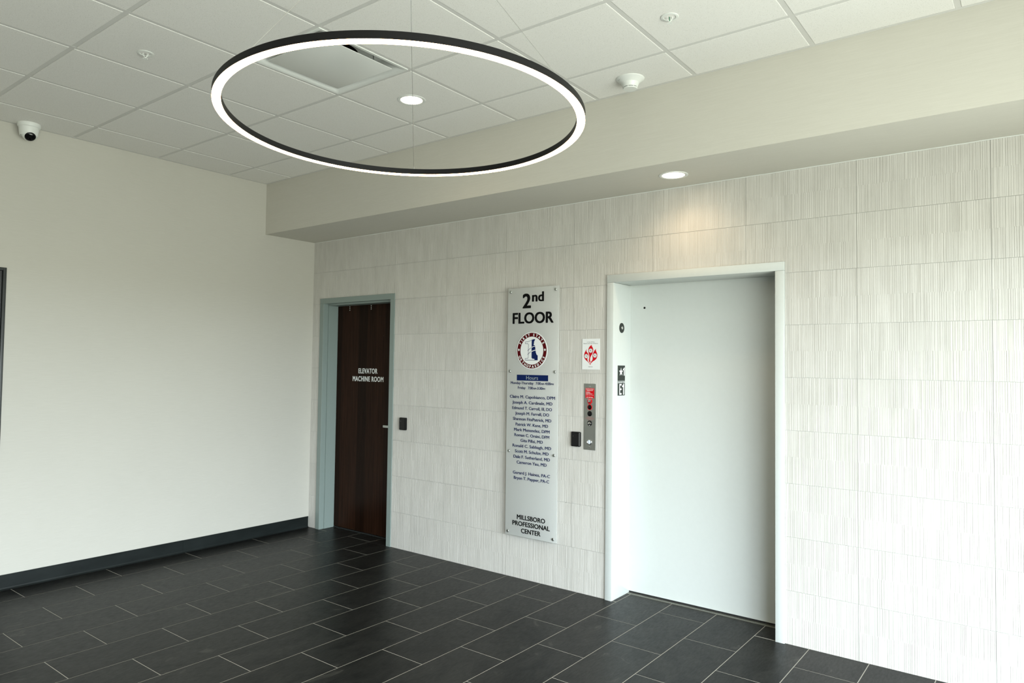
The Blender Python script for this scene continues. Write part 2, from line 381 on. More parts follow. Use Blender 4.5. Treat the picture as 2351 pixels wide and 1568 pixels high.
# floor
bm = bmesh.new(); bx(bm, (-.2, YF - .2, -.12), (XR + .2, .34, -.0008))
floor = tag(link('floor', fin(bm, 'floor', M_FGROUT)), kind='structure')
G = .0040
PY = .6165
def floor_tile_mesh(x0, x1, y0, y1):
    bm = bmesh.new(); bv = .0007
    vs = [bm.verts.new(p) for p in ((x0, y0, -.004), (x1, y0, -.004), (x1, y1, -.004), (x0, y1, -.004), (x0, y0, -bv), (x1, y0, -bv), (x1, y1, -bv), (x0, y1, -bv),
                                    (x0 + bv, y0 + bv, 0), (x1 - bv, y0 + bv, 0), (x1 - bv, y1 - bv, 0), (x0 + bv, y1 - bv, 0))]
    for q in ((0, 1, 5, 4), (1, 2, 6, 5), (2, 3, 7, 6), (3, 0, 4, 7), (4, 5, 9, 8), (5, 6, 10, 9), (6, 7, 11, 10), (7, 4, 8, 11), (8, 9, 10, 11)): bm.faces.new([vs[i] for i in q])
    return fin(bm, 'floor_tile', M_SLATE)
FT = floor_tile_mesh(0, T - G, 0, PY - G)
for i in range(-4, 23):
    x0 = FO + T * i + G / 2
    off = -.3015 if i % 2 else .0060          # running bond
    for n in range(-8, 2):
        y0 = off + PY * n + G / 2
        for (lx0, lx1, ly0, ly1) in ((0.0, XR, -5.2, .0), (MD[0] + .053, MD[1] - .054, 0.0, .164), (EL[0] + .051, EL[1] - .052, 0.0, .205)):
            a, b = max(x0, lx0), min(x0 + T - G, lx1); c, d = max(y0, ly0), min(y0 + PY - G, ly1)
            if ly0 < -1:                       # main field: reach into the two recesses in one piece
                if x0 > MD[0] + .05 and x0 + T < MD[1] - .05: d = min(y0 + PY - G, .164)
                if x0 > EL[0] + .05 and x0 + T < EL[1] - .05: d = min(y0 + PY - G, .205)
            else:
                if (x0 > MD[0] + .05 and x0 + T < MD[1] - .05) or (x0 > EL[0] + .05 and x0 + T < EL[1] - .05): continue
            if b - a < .008 or d - c < .008: continue
            if abs(b - a - (T - G)) < 1e-5 and abs(d - c - (PY - G)) < 1e-5: link('floor_tile', FT, floor, (a, c, 0))
            else: link('floor_tile', floor_tile_mesh(0, b - a, 0, d - c), floor, (a, c, 0))

# ceiling: tegular panels hanging in a grid
bm = bmesh.new(); bx(bm, (-.2, YF - .2, 3.4), (XR + .2, .34, 3.5))
ceiling = tag(link('ceiling', fin(bm, 'ceiling', M_PANEL)), kind='structure')
CX, CY, TX, TY = 1.6318, -2.7904, .6145, .6208
GZ = H + .0022
def panel_mesh(sx, sy):
    bm = bmesh.new(); e = .0022
    lv = [[bm.verts.new(p) for p in ((o, o, z), (sx - o, o, z), (sx - o, sy - o, z), (o, sy - o, z))] for o, z in ((0, .02), (0, .0012), (e, 0))]
    for A, B in zip(lv, lv[1:]):
        for i in range(4): bm.faces.new((A[i], A[(i + 1) % 4], B[(i + 1) % 4], B[i]))
    bm.faces.new(lv[2]); return fin(bm, 'ceiling_panel', M_PANEL)
GW = .0125
PF = panel_mesh(TX - 2 * GW, TY - 2 * GW)
for a in range(-3, 11):
    for b in range(-10, 4):
        if a == 1 and b == 1: continue          # the air diffuser's bay
        x0, x1 = max(CX + TX * a + GW, .020), min(CX + TX * (a + 1) - GW, XR - .02)
        y0, y1 = max(CY + TY * b + GW, YF + .02), min(CY + TY * (b + 1) - GW, -SD - .020)
        if x1 - x0 < .03 or y1 - y0 < .03: continue
        whole = abs(x1 - x0 - TX + 2 * GW) < 1e-5 and abs(y1 - y0 - TY + 2 * GW) < 1e-5
        link('ceiling_panel', PF if whole else panel_mesh(x1 - x0, y1 - y0), ceiling, (x0, y0, H))
for a in range(-2, 11):
    x = CX + TX * a
    if x < XR - .03: box('grid_bar', (x - .012, YF + .005, GZ), (x + .012, -SD - .002, GZ + .012), M_GRID, ceiling)
for b in range(-9, 4):
    y = CY + TY * b
    for a in range(-3, 11):                      # cross tees between the main bars
        x0, x1 = max(CX + TX * a + .0122, .002), min(CX + TX * (a + 1) - .0122, XR)
        if x1 - x0 > .03: box('cross_tee', (x0, y - .012, GZ + .0004), (x1, y + .012, GZ + .0124), M_GRID, ceiling)
box('wall_angle', (.0, YF, H + .0005), (.019, -SD, H + .0125), M_GRID, ceiling)
box('wall_angle', (.019, -SD - .019, H + .0005), (XR, -SD, H + .0125), M_GRID, ceiling)

# rubber cove base along the left wall
def cove(y0, y1, h):
    prof = [(0, 0), (.0145, 0), (.0145, .0012), (.009, .0035), (.0058, .0085), (.0042, .016), (.0038, h - .002), (.0025, h), (0, h)]
    bm = bmesh.new(); A = [bm.verts.new((x, y0, z)) for x, z in prof]; B = [bm.verts.new((x, y1, z)) for x, z in prof]
    n = len(prof)
    for i in range(n): bm.faces.new((A[i], A[(i + 1) % n], B[(i + 1) % n], B[i]))
    bm.faces.new(A); bm.faces.new(B); return fin(bm, 'base_length', M_RUB)
bb = empty('baseboard_left', kind='structure')
for y0, y1, h in ((-2.553, -1.243, .1035), (-1.242, -.004, .1025), (-4.74, -3.522, .1035), (YF, -4.741, .103)): link('base_length', cove(y0, y1, h), bb)

# ------------------------------------------------------------------ machine room door
d1 = empty('door_1', kind='structure')
x0, x1, z1 = MD; ix0, ix1, iz = .171, 1.088, 2.137; FY = -.007; DP = .164; WE = .30
def jamb_profile(name, side, z_top):
    # face, front rabbet, raised stop, rear
    if side > 0: pts = [(x0, WE), (x0, FY), (ix0 - .002, FY), (ix0, FY + .002), (ix0, .0455), (ix0 - .004, .046), (ix0 - .004, .050), (ix0 + .0045, .0505), (ix0 + .0045, DP), (ix0 - .012, DP), (ix0 - .012, WE)]
    else: pts = [(x1, WE), (x1, FY), (ix1 + .002, FY), (ix1, FY + .002), (ix1, .0455), (ix1 + .004, .046), (ix1 + .004, .050), (ix1 - .0045, .0505), (ix1 - .0045, DP), (ix1 + .012, DP), (ix1 + .012, WE)]
    bm = bmesh.new(); A = [bm.verts.new((x, y, 0)) for x, y in pts]; B = [bm.verts.new((x, y, z_top)) for x, y in pts]; n = len(pts)
    for i in range(n): bm.faces.new((A[i], A[(i + 1) % n], B[(i + 1) % n], B[i]))
    bm.faces.new(A); bm.faces.new(B); return link(name, fin(bm, name, M_FRAME), d1)
jamb_profile('jamb', 1, iz); jamb_profile('jamb', -1, iz)
bm = bmesh.new()
pts = [(WE, z1), (FY, z1), (FY, iz + .002), (FY + .002, iz), (.047, iz), (.049, iz - .0045 - .010), (DP, iz - .0145), (DP, iz + .012), (WE, iz + .012)]
A = [bm.verts.new((x0, y, z)) for y, z in pts]; B = [bm.verts.new((x1, y, z)) for y, z in pts]
for i in range(len(pts)): bm.faces.new((A[i], A[(i + 1) % len(pts)], B[(i + 1) % len(pts)], B[i]))
bm.faces.new(A); bm.faces.new(B); link('frame_head', fin(bm, 'frame_head', M_FRAME), d1)
leaf = box('door_leaf', (ix0 - .008, DP + .002, .012), (ix1 + .008, DP + .047, iz + .008), M_WOOD, d1)
MXD = frame_mx((0, DP + .002, 0), (1, 0, 0))
text('lettering', 'ELEVATOR', MXD, .488, .750, 1.503, .047, M_WPRINT, leaf, bold=.045, spacing=1.12)
text('lettering', 'MACHINE ROOM', MXD, .408, .833, 1.429, .047, M_WPRINT, leaf, bold=.045, spacing=1.12)
for sx in (.347, .650):
    for sz in (2.1145, 2.0985, 2.082): lathe_obj('through_bolt', [(.0, .0035), (.004, .003), (.0062, .001), (.0062, 0)], M_CHROME, leaf, 16, frame_mx((sx, DP + .0015, sz), (1, 0, 0)))
lv = lathe_obj('lock_rose', [(0, .012), (.024, .012), (.027, .009), (.027, 0)], M_STEEL, d1, 28, frame_mx((1.022, DP + .002, 1.012), (1, 0, 0)))
bm = bmesh.new(); tube(bm, [(1.022, DP + .001, 1.012), (1.022, DP - .05, 1.012)], .009, 12); bx(bm, (.908, DP - .066, 1.0015), (1.032, DP - .050, 1.0225), .003)
link('lever_handle', fin(bm, 'lever_handle', M_STEEL, True), lv)
box('threshold', (ix0, DP - .002, 0), (ix1, WE - .04, .006), M_DKFRAME, d1)

# ------------------------------------------------------------------ lift entrance
d2 = empty('door_2', kind='structure')
ex0, ex1, ez = 3.288, 4.357, 2.148; ED = .240; EY = -.012
box('jamb', (EL[0], EY, 0), (ex0, ED + .05, ez - .001), M_ELEV, d2, .0012)
box('jamb', (ex1, EY, 0), (EL[1], ED + .05, ez - .001), M_ELEV, d2, .0012)
box('frame_head', (EL[0], EY - .0008, ez), (EL[1], ED + .05, EL[2]), M_ELEV, d2, .0012)
el = box('sliding_panel', (ex0 - .02, ED, .014), (ex1 + .02, ED + .035, ez + .03), M_ELEV, d2)
lathe_obj('keyhole', [(0, .0006), (.0058, .0008), (.0072, .0016), (.0072, 0)], M_BLACK, el, 20, frame_mx((3.396, ED - .0001, 1.987), (1, 0, 0)))
bm = bmesh.new()
for i, (a, b, z) in enumerate(((.207, .217, .003), (.217, .221, .0), (.221, .232, .003), (.232, .236, 0), (.236, .262, .003), (.262, .298, -.012))): bx(bm, (ex0, a, -.03), (ex1, b, z))
link('sill', fin(bm, 'sill', M_ALU), d2)
box('gap_shade', (ex0 + .001, .2425, .0031), (ex1 - .001, .27, .0139), M_DARK, d2)  # near-black strip put in for the shade under the lift door

# door in the left wall, only its right hand edge in the picture
d3 = empty('door_3', kind='structure')
for nm, a, b in (('jamb', (-.11, DY1 - .020, 0), (.012, DY1 - .0005, DZ)), ('jamb', (-.11, DY0 + .0005, 0), (.012, DY0 + .020, DZ)), ('frame_head', (-.11, DY0 + .020, DZ - .020), (.012, DY1 - .020, DZ))):
    box(nm, a, b, M_DKFRAME, d3, .0015)
lf = box('door_leaf', (-.055, DY0 + .022, .01), (-.010, DY1 - .022, DZ - .022), M_DLEAF, d3)
bm = bmesh.new(); tube(bm, [(-.01, DY1 - .10, 1.01), (.045, DY1 - .10, 1.01)], .009, 12); bx(bm, (.04, DY1 - .21, 1.0), (.055, DY1 - .09, 1.02), .003)
link('lever_handle', fin(bm, 'lever_handle', M_STEEL, True), d3)

# ------------------------------------------------------------------ ring pendant
RX, RY, RZ0, RR = 3.8990, -2.5885, 2.3850, .6116
SXT, SYT = .0083, -.0154
def ring_pt(t, r, dz): 
    x, y = r * math.cos(t), r * math.sin(t); return Vector((RX + x, RY + y, RZ0 + dz + SXT * x + SYT * y))
ring = empty('ring_pendant', (RX, RY, RZ0), 'large black ring pendant with a glowing warm strip on its underside, hung from thin cables', 'pendant light')
ring_off = -Vector((RX, RY, RZ0))
def ring_loop(name, prof, material, n=192, closed=True):
    bm = bmesh.new(); L = [[bm.verts.new(ring_pt(2 * math.pi * i / n, RR + dr, dz) + ring_off) for dr, dz in prof] for i in range(n)]
    m_ = len(prof)
    for i in range(n):
        for q in range(m_): bm.faces.new((L[i][q], L[i][(q + 1) % m_], L[(i + 1) % n][(q + 1) % m_], L[(i + 1) % n][q]))
    return link(name, fin(bm, name, material, True), ring)
W_, HH = .0285, .0235
ring_loop('ring_housing', [(0, .0012), (0, HH - .001), (-.001, HH), (-W_ + .001, HH), (-W_, HH - .001), (-W_, .0012), (-W_ + .0008, .0012), (-W_ + .0008, .004), (-.0008, .004), (-.0008, .0012)], M_BLACKM)
ring_loop('led_diffuser', [(-.0009, .0035), (-.0009, .0004), (-.0022, 0), (-W_ + .0022, 0), (-W_ + .0009, .0004), (-W_ + .0009, .0035)], M_RING)
CAN = Vector((RX, RY, H - .001))
for deg in (268.7, 7.0, 132.0):
    a = ring_pt(math.radians(deg), RR - W_ / 2, HH) + ring_off; b = CAN + ring_off + Vector((math.cos(math.radians(deg)) * .03, math.sin(math.radians(deg)) * .03, -.03))
    cb = tube_obj('suspension_cable', [a, b], .0010, M_CHROME, ring, 6)
    lathe_obj('cable_grip', [(0, .012), (.0022, .012), (.0032, .006), (.0032, -.001)], M_CHROME, cb, 14, Matrix.Translation(a))
lathe_obj('canopy', [(0, -.032), (.050, -.032), (.062, -.028), (.064, -.002), (.064, 0)], M_BLACKM, ring, 48, Matrix.Translation(CAN + ring_off))

# ------------------------------------------------------------------ recessed downlights
def downlight(x, y, z, label, watts):
    r = empty('recessed_downlight', (x, y, z), label, 'downlight', 'round recessed downlights with a glowing lens')
    lathe_obj('trim_ring', [(.066, .0), (.0672, -.0022), (.072, -.0035), (.080, -.0038), (.0865, -.0022), (.0875, .002)], M_WHITE, r, 56)
    lathe_obj('lens', [(0, -.0012), (.066, -.0012), (.0695, .0005)], M_LENS, r, 56)
    l = bpy.data.lights.new('downlight_glow', 'SPOT'); l.energy = watts; l.color = (1.0, .72, .45); l.spot_size = math.radians(150); l.spot_blend = .9; l.shadow_soft_size = .06
    o = bpy.data.objects.new('downlight_glow', l); C.objects.link(o); o.parent = r; o.location = (0, 0, -.006)
downlight(2.5480, -1.2290, H, 'round recessed downlight glowing in the panelled ceiling, seen through the ring pendant', 7)
downlight(3.8405, -.2830, SB, 'round recessed downlight glowing in the bulkhead underside above the elevator entrance', 13)

# ------------------------------------------------------------------ air diffuser
ad = empty('air_diffuser', (CX + TX * 1.5, CY + TY * 1.5, H), 'square white plaque air diffuser in the ceiling grid, partly behind the ring pendant', 'air vent')
def sq_loft(name, levels, material, closed_top=False):
    bm = bmesh.new(); L = []
    for hx, hy, z, rd in levels:
        ring_ = []
        for sx, sy in ((1, 1), (-1, 1), (-1, -1), (1, -1)):
            for q in range(4):
                base = {(1, 1): 0, (-1, 1): 90, (-1, -1): 180, (1, -1): 270}[(sx, sy)]; t = math.radians(base + 30 * q)
                ring_.append(bm.verts.new(((hx - rd) * sx + rd * math.cos(t), (hy - rd) * sy + rd * math.sin(t), z)))
        L.append(ring_)
    for A, B in zip(L, L[1:]):
        for i in range(16): bm.faces.new((A[i], A[(i + 1) % 16], B[(i + 1) % 16], B[i]))
    if closed_top: bm.faces.new(L[-1])
    return link(name, fin(bm, name, material, True), ad)
hx, hy = TX / 2 - GW + .004, TY / 2 - GW + .004
sq_loft('diffuser_frame', [(hx, hy, .014, .004), (hx, hy, -.002, .004), (hx - .016, hy - .016, -.0025, .01), (.268, .271, .008, .02), (.246, .249, .030, .03), (.236, .239, .062, .04), (.232, .235, .075, .04)], M_WHITE)
bm = bmesh.new(); n = 16
o_ = [bm.verts.new((.236 * math.copysign(min(1, abs(math.cos(t)) * 1.42), math.cos(t)), .239 * math.copysign(min(1, abs(math.sin(t)) * 1.42), math.sin(t)), .070)) for t in [2 * math.pi * i / 48 for i in range(48)]]
i_ = [bm.verts.new((.152 * math.cos(t), .152 * math.sin(t), .070)) for t in [2 * math.pi * i / 48 for i in range(48)]]
for i in range(48): bm.faces.new((o_[i], o_[(i + 1) % 48], i_[(i + 1) % 48], i_[i]))
link('backpan', fin(bm, 'backpan', M_WHITE), ad)
lathe_obj('duct_collar', [(.152, .069), (.152, .20), (0, .20)], M_DARK, ad, 48)  # shade inside the duct put into its dark colour
pq = sq_loft('plaque', [(.2325, .2370, .0032, .004), (.2325, .2370, .0005, .004), (.2315, .2360, 0, .004)], M_GLOSSW, True)
pq.location = (.0095, -.0015, -.006)
for sx in (-1, 1): 
    for sy in (-1, 1): tube_obj('hanger_rod', [(sx * .165, sy * .165, -.004), (sx * .165, sy * .165, .07)], .0035, M_CHROME, ad)

# ------------------------------------------------------------------ sprinklers
def sprinkler(x, y, label, yaw, bulb):
    r = empty('fire_sprinkler', (x, y, H), label, 'sprinkler', 'recessed white fire sprinklers')
    lathe_obj('escutcheon', [(.0405, .001), (.0415, -.0022), (.038, -.0042), (.029, -.0034), (.0275, -.001), (.0265, .018), (.0, .020)], M_WHITE, r, 48)
    R = Matrix.Rotation(yaw, 4, 'Z'); bm = bmesh.new()
    lathe(bm, [(0, .018), (.0095, .018), (.0105, .012), (.0085, .006), (0, .006)], 20)
    for s in (-1, 1): tube(bm, [R @ Vector(p) for p in ((s * .008, 0, .008), (s * .0125, 0, -.004), (s * .010, 0, -.014), (s * .002, 0, -.023))], .0021, 8)
    lathe(bm, [(0, -.021), (.004, -.022), (.0045, -.027), (0, -.028)], 14)
    link('frame_arms', fin(bm, 'frame_arms', M_WHITE, True), r)
    lathe_obj('glass_bulb', [(0, .006), (.0017, .005), (.0022, -.008), (.0016, -.020), (0, -.021)], bulb, r, 12)
    bm = bmesh.new(); n = 24; V = [[], []]
    for i in range(n):
        rr_ = .0125 if i % 3 else .0078; t = 2 * math.pi * i / n
        V[0].append(bm.verts.new((rr_ * math.cos(t), rr_ * math.sin(t), -.0275 - (.0012 if i % 3 else 0)))); V[1].append(bm.verts.new((rr_ * math.cos(t), rr_ * math.sin(t), -.0290 - (.0012 if i % 3 else 0))))
    bm.faces.new(V[0]); bm.faces.new(V[1][::-1])
    for i in range(n): bm.faces.new((V[0][i], V[0][(i + 1) % n], V[1][(i + 1) % n], V[1][i]))
    link('deflector', fin(bm, 'deflector', M_WHITE), r)
sprinkler(1.8745, -2.5300, 'recessed white fire sprinkler in the ceiling left of the ring pendant', .9, M_CHROME)
sprinkler(4.2530, -1.2530, 'recessed white fire sprinkler with a green bulb, near the top right of the photo', .6, M_GREEN)

# ------------------------------------------------------------------ smoke detector
sd = empty('smoke_detector', (3.777, -.7265, H), 'round white smoke detector under the ceiling just in front of the bulkhead', 'smoke detector')
lathe_obj('mounting_base', [(.0790, .0), (.0790, -.0035), (.0765, -.0062), (.0665, -.0125), (.0575, -.0195), (.0505, -.0270)], M_WHITE, sd, 64)
lathe_obj('sensor_head', [(.0515, -.0255), (.0500, -.0290), (.0450, -.0390), (.0415, -.0480), (.0400, -.0500), (.0372, -.0500)], M_WHITE, sd, 64)
lathe_obj('chamber_mesh', [(.0372, -.0480), (.0365, -.0560)], M_CHAR, sd, 48)
lathe_obj('sensor_cap', [(.0405, -.0535), (.0400, -.0560), (.0375, -.0590), (.020, -.0600), (0, -.0600)], M_WHITE, sd, 64)
for i in range(8):
    t = 2 * math.pi * i / 8 + .2; c_, s_ = math.cos(t), math.sin(t); Mr = Matrix.Rotation(t, 4, 'Z'); bm = bmesh.new(); bx(bm, (.0365, -.0022, -.055), (.0405, .0022, -.049)); bmesh.ops.transform(bm, matrix=Mr, verts=bm.verts)
    link('slot_rib', fin(bm, 'slot_rib', M_WHITE), sd)
bm = bmesh.new(); bx(bm, (-.001, -.0075, -.0003), (.001, .0075, .0003)); Mt = Matrix.Translation((-.0415, -.0525, -.0128)) @ Matrix.Rotation(math.radians(-132), 4, 'Z') @ Matrix.Rotation(.6, 4, 'Y'); bmesh.ops.transform(bm, matrix=Mt, verts=bm.verts)
link('mark', fin(bm, 'mark', M_CHAR), sd)

# ------------------------------------------------------------------ security camera
sc = empty('security_camera', (.082, -2.478, H), 'white turret security camera with a black lens face, on the ceiling at the far left', 'camera')
lathe_obj('mounting_ring', [(.0685, 0), (.0695, -.004), (.0690, -.021), (.0650, -.0270), (.0600, -.0290)], M_WHITE, sc, 56)
lathe_obj('camera_shroud', [(.0615, -.0270), (.0610, -.032), (.0580, -.064), (.0535, -.084), (.0505, -.086), (.0480, -.084), (.0480, -.060), (0, -.055)], M_WHITE, sc, 56)
look = Vector((.74, -.04, -.67)).normalized(); Mq = Matrix.Translation((.008, .000, -.071)) @ look.to_track_quat('Z', 'Y').to_matrix().to_4x4()
BR = .0480; prof = [(BR * math.sin(a), BR * math.cos(a)) for a in [math.radians(d) for d in range(43, 181, 7)]]
lathe_obj('camera_ball', prof + [(0, -BR)], M_WHITE, sc, 48, Mq)
ey = lathe_obj('lens_window', [(0, .0425), (.024, .0415), (.0315, .0390), (.0335, .0360), (.0330, .034)], M_BLACK, sc, 44, Mq)
lathe_obj('lens', [(0, .0438), (.006, .0435), (.0085, .0415)], M_BLACKP, ey, 24, Mq)
for a in (-.010, .011): lathe_obj('infrared_lamp', [(0, .0432), (.0022, .0430), (.0030, .0410)], M_CHROME, ey, 14, Mq @ Matrix.Translation((a, -.013, .0)))
bm = bmesh.new(); bx(bm, (-.0085, -.0006, -.0012), (.0085, .0006, .0012)); bmesh.ops.transform(bm, matrix=Matrix.Translation((.0120, -.0565, -.040)) @ Matrix.Rotation(.2, 4, 'Z'), verts=bm.verts)
link('seam_mark', fin(bm, 'seam_mark', M_CHAR), sc)

# ------------------------------------------------------------------ directory sign
SY = -.036
sg = empty('directory_sign', (2.634, SY, .318), 'tall frosted acrylic directory panel on steel standoffs between the wooden door and the elevator', 'sign')
so = -Vector((2.634, SY, .318))
MS = frame_mx(Vector((0, SY, 0)) + so, (1, 0, 0))
bm = bmesh.new(); bx(bm, Vector((2.405, SY, .318)) + so, Vector((2.862, SY + .006, 2.150)) + so, .0008); link('acrylic_panel', fin(bm, 'acrylic_panel', M_ACR, True), sg)
for sz in (2.124, 1.530, .936, .343):
    for sx in (2.431, 2.834):
        c_ = lathe_obj('standoff', [(0, .0065), (.0085, .0065), (.0105, .0045), (.0108, .0)], M_STEEL, sg, 24, frame_mx(Vector((sx, SY, sz)) + so, (1, 0, 0)))
        lathe_obj('spacer', [(.0095, -.0065), (.0095, -.0345)], M_STEEL, c_, 20, frame_mx(Vector((sx, SY, sz)) + so, (1, 0, 0)))
L_ = lambda s, a, b, z, cap, m_, bo, nm='lettering', sp=1.0: text(nm, s, MS, a, b, z, cap, m_, sg, bold=bo, spacing=sp)
L_('2', 2.541, 2.618, 2.0505, .108, M_BLACKP, .045); L_('nd', 2.627, 2.733, 2.0790, .072, M_BLACKP, .045); L_('FLOOR', 2.451, 2.819, 1.9245, .0815, M_BLACKP, .045)
poly('hours_bar', [(2.497, 1.462), (2.777, 1.462), (2.777, 1.5045), (2.497, 1.5045)], MS, M_NAVY, sg)
text('lettering', 'Hours', frame_mx(Vector((0, SY - .0006, 0)) + so, (1, 0, 0)), 2.583, 2.689, 1.4835, .027, M_GPRINT, sg, bold=.01)
HRS = [('Monday-Thursday', 2.441, 2.648, 1.4437), ('Friday', 2.508, 2.577, 1.4085)]
for s_, a, b, z in HRS: L_(s_, a, b, z, .0185, M_NAVY, .015)
def hours(x, z, parts):
    for s_, wd, cap in parts: L_(s_, x, x + wd, z - (.0185 - cap) / 2, cap, M_NAVY, .018); x += wd + .0022
hours(2.669, 1.4437, [('7:00', .045, .0185), ('AM', .024, .0125), ('-', .007, .0185), ('4:00', .047, .0185), ('PM', .024, .0125)])
hours(2.600, 1.4085, [('7:00', .045, .0185), ('AM', .024, .0125), ('-', .007, .0185), ('3:30', .045, .0185), ('PM', .022, .0125)])
NAMES = [('Claire M. Capobianco, DPM', 2.434, 2.838, 1.342), ('Joseph A. Cardinale, MD', 2.459, 2.816, 1.300), ('Edmund T. Carroll, III, DO', 2.458, 2.813, 1.259),
         ('Joseph M. Farrell, DO', 2.486, 2.789, 1.2195), ('Shannon FitzPatrick, MD', 2.466, 2.808, 1.1785), ('Patrick W. Kane, MD', 2.491, 2.781, 1.1380),
         ('Mark Menendez, DPM', 2.477, 2.795, 1.0985), ('Roman C. Orsini, DPM', 2.481, 2.793, 1.0595), ('Gita Pillai, MD', 2.538, 2.737, 1.0210),
         ('Ronald C. Sabbagh, MD', 2.465, 2.809, .9805), ('Scott M. Schulze, MD', 2.488, 2.788, .9400), ('Dale F. Sutherland, MD', 2.475, 2.800, .8995), ('Cameron Yau, MD', 2.505, 2.772, .8595),
         ('Gerard J. Haines, PA-C', 2.472, 2.802, .7820), ('Bryan T. Pepper, PA-C', 2.480, 2.795, .7435)]
for s_, a, b, z in NAMES: L_(s_, a, b, z, .0215, M_NAVY, .018)
for s_, a, b, z in (('MILLSBORO', 2.513, 2.764, .459), ('PROFESSIONAL', 2.472, 2.805, .4115), ('CENTER', 2.552, 2.725, .3625)): L_(s_, a, b, z, .0330, M_BLACKP, .035)
# round emblem
ex, ez_ = 2.6320, 1.6830
em = link('emblem', None, sg); em.empty_display_size = .02
bm = bmesh.new(); poly_bm(bm, circle(ex, ez_, .1372, 72), MS, .003); bpy.data.objects.remove(em)
em = link('emblem', fin(bm, 'emblem', M_WPRINT), sg)
def MSz(dz): return frame_mx(Vector((0, SY - dz, 0)) + so, (1, 0, 0))
ring_poly('emblem_band', ex, ez_, .1030, .1310, MSz(.003), M_MAROON, em, .0005, 72)
def arc_letters(s, angs, top):
    for ch, a in zip(s, angs):
        if ch == ' ': continue
        me = text_geo(ch, .05); lo, hi = .0, .7; xs = [v.co.x for v in me.vertices]; ys = [v.co.y for v in me.vertices]
        cxm, cym = (min(xs) + max(xs)) / 2, .36; sc_ = .0245; t = math.radians(a); rot = t - math.pi / 2 if top else t + math.pi / 2
        R0 = .1170; M_ = MSz(.0035)
        for v in me.vertices:
            lx, ly = (v.co.x - cxm) * sc_, (v.co.y - cym) * sc_
            v.co = M_ @ Vector((ex + R0 * math.cos(t) + lx * math.cos(rot) - ly * math.sin(rot), ez_ + R0 * math.sin(t) + lx * math.sin(rot) + ly * math.cos(rot), .0005 * v.co.z / .01 if v.co.z > 0 else 0))
        me.materials.clear(); me.materials.append(M_WPRINT); me.name = 'emblem_letter'; link('emblem_letter', me, em)
arc_letters('FIRSTSTATE', (152.5, 141, 129.5, 116, 103.5, 81.6, 68.2, 55.6, 42, 28.6), True)
arc_letters('ORTHOPAEDICS', [204 + i * (335 - 204) / 11 for i in range(12)], False)
for a in (-1, 1): poly('emblem_diamond', [(ex + a * .1170 - .0085, ez_ + .006), (ex + a * .1170, ez_ - .0045), (ex + a * .1170 + .0085, ez_ + .006), (ex + a * .1170, ez_ + .0165)], MSz(.0035), M_WPRINT, em, .0005)
def E_(pts): return [(ex + (x - 535) * .000374, ez_ - (y - 575) * .000308) for x, y in pts]
poly('emblem_numeral', E_([(376, 363), (440, 356), (490, 340), (540, 312), (540, 755), (556, 768), (608, 768), (608, 806), (376, 806), (376, 760), (436, 758), (450, 738), (450, 432), (440, 414), (376, 414)]), MSz(.003), M_NAVY, em, .0005)
poly('emblem_silhouette', E_([(533, 328), (560, 306), (616, 302), (598, 342), (582, 375), (592, 392), (576, 420), (580, 440), (612, 450), (617, 500), (624, 560), (632, 620), (652, 672), (678, 690), (678, 804), (604, 806), (604, 768), (555, 764), (533, 735)]), MSz(.003), M_NAVY, em, .0006)
poly('emblem_numeral_fill', E_([(384, 371), (444, 364), (494, 347), (531, 327), (531, 748), (550, 772), (601, 774), (601, 796), (384, 796), (384, 769), (440, 766), (458, 742), (458, 428), (444, 406), (384, 406)]), MSz(.0036), M_WPRINT, em, .0005)
def swoosh(p0, p1, p2, w0, w1, m_, dz):
    up, dn = [], []
    for i in range(9):
        t = i / 8; x = (1 - t) ** 2 * p0[0] + 2 * t * (1 - t) * p1[0] + t * t * p2[0]; y = (1 - t) ** 2 * p0[1] + 2 * t * (1 - t) * p1[1] + t * t * p2[1]; ww = w0 + (w1 - w0) * t
        up.append((x, y - ww)); dn.append((x, y + ww))
    poly('emblem_swoosh', E_(up + dn[::-1]), MSz(dz), m_, em, .0004)
swoosh((533, 500), (575, 470), (624, 470), 8, 7, M_WPRINT, .0042); swoosh((533, 598), (580, 568), (634, 564), 10, 9, M_WPRINT, .0042)
swoosh((441, 578), (470, 540), (534, 498), 8, 3.5, M_NAVY, .0042); swoosh((441, 668), (470, 630), (534, 590), 8, 3.5, M_NAVY, .0042)

# ------------------------------------------------------------------ fire notice
fy = -.0035
fs = empty('fire_notice', (3.110, fy, 1.551), 'small white notice with three red flame shapes above the steel call panel', 'sign'); fo_ = -Vector((3.110, fy, 1.551))
bm = bmesh.new(); bx(bm, Vector((3.0400, fy, 1.551)) + fo_, Vector((3.1795, fy + .003, 1.7655)) + fo_, .0004); link('notice_plate', fin(bm, 'notice_plate', M_WPRINT), fs)
MFz = lambda dz: frame_mx(Vector((0, fy - dz, 0)) + fo_, (1, 0, 0))
def F_(pts): return [(3.0400 + (x - 275) * .0002028, 1.7655 - (y - 137) * .0001733) for x, y in pts]
def flame(pts): poly('flame', F_(pts), MFz(0), M_RED, fs, .0004)
flame([(657, 383), (600, 420), (550, 480), (520, 560), (517, 640), (540, 740), (563, 830), (560, 900), (543, 980), (553, 1040), (585, 1098), (610, 1055), (592, 990), (598, 900), (635, 820), (680, 750), (705, 650), (716, 570), (692, 490), (657, 430)])
flame([(464, 533), (420, 610), (375, 700), (350, 800), (352, 880), (380, 940), (430, 1000), (500, 1060), (560, 1120), (600, 1190), (609, 1165), (560, 1092), (510, 1040), (490, 990), (488, 930), (515, 870), (528, 800), (517, 740), (480, 690), (445, 640), (450, 590)])
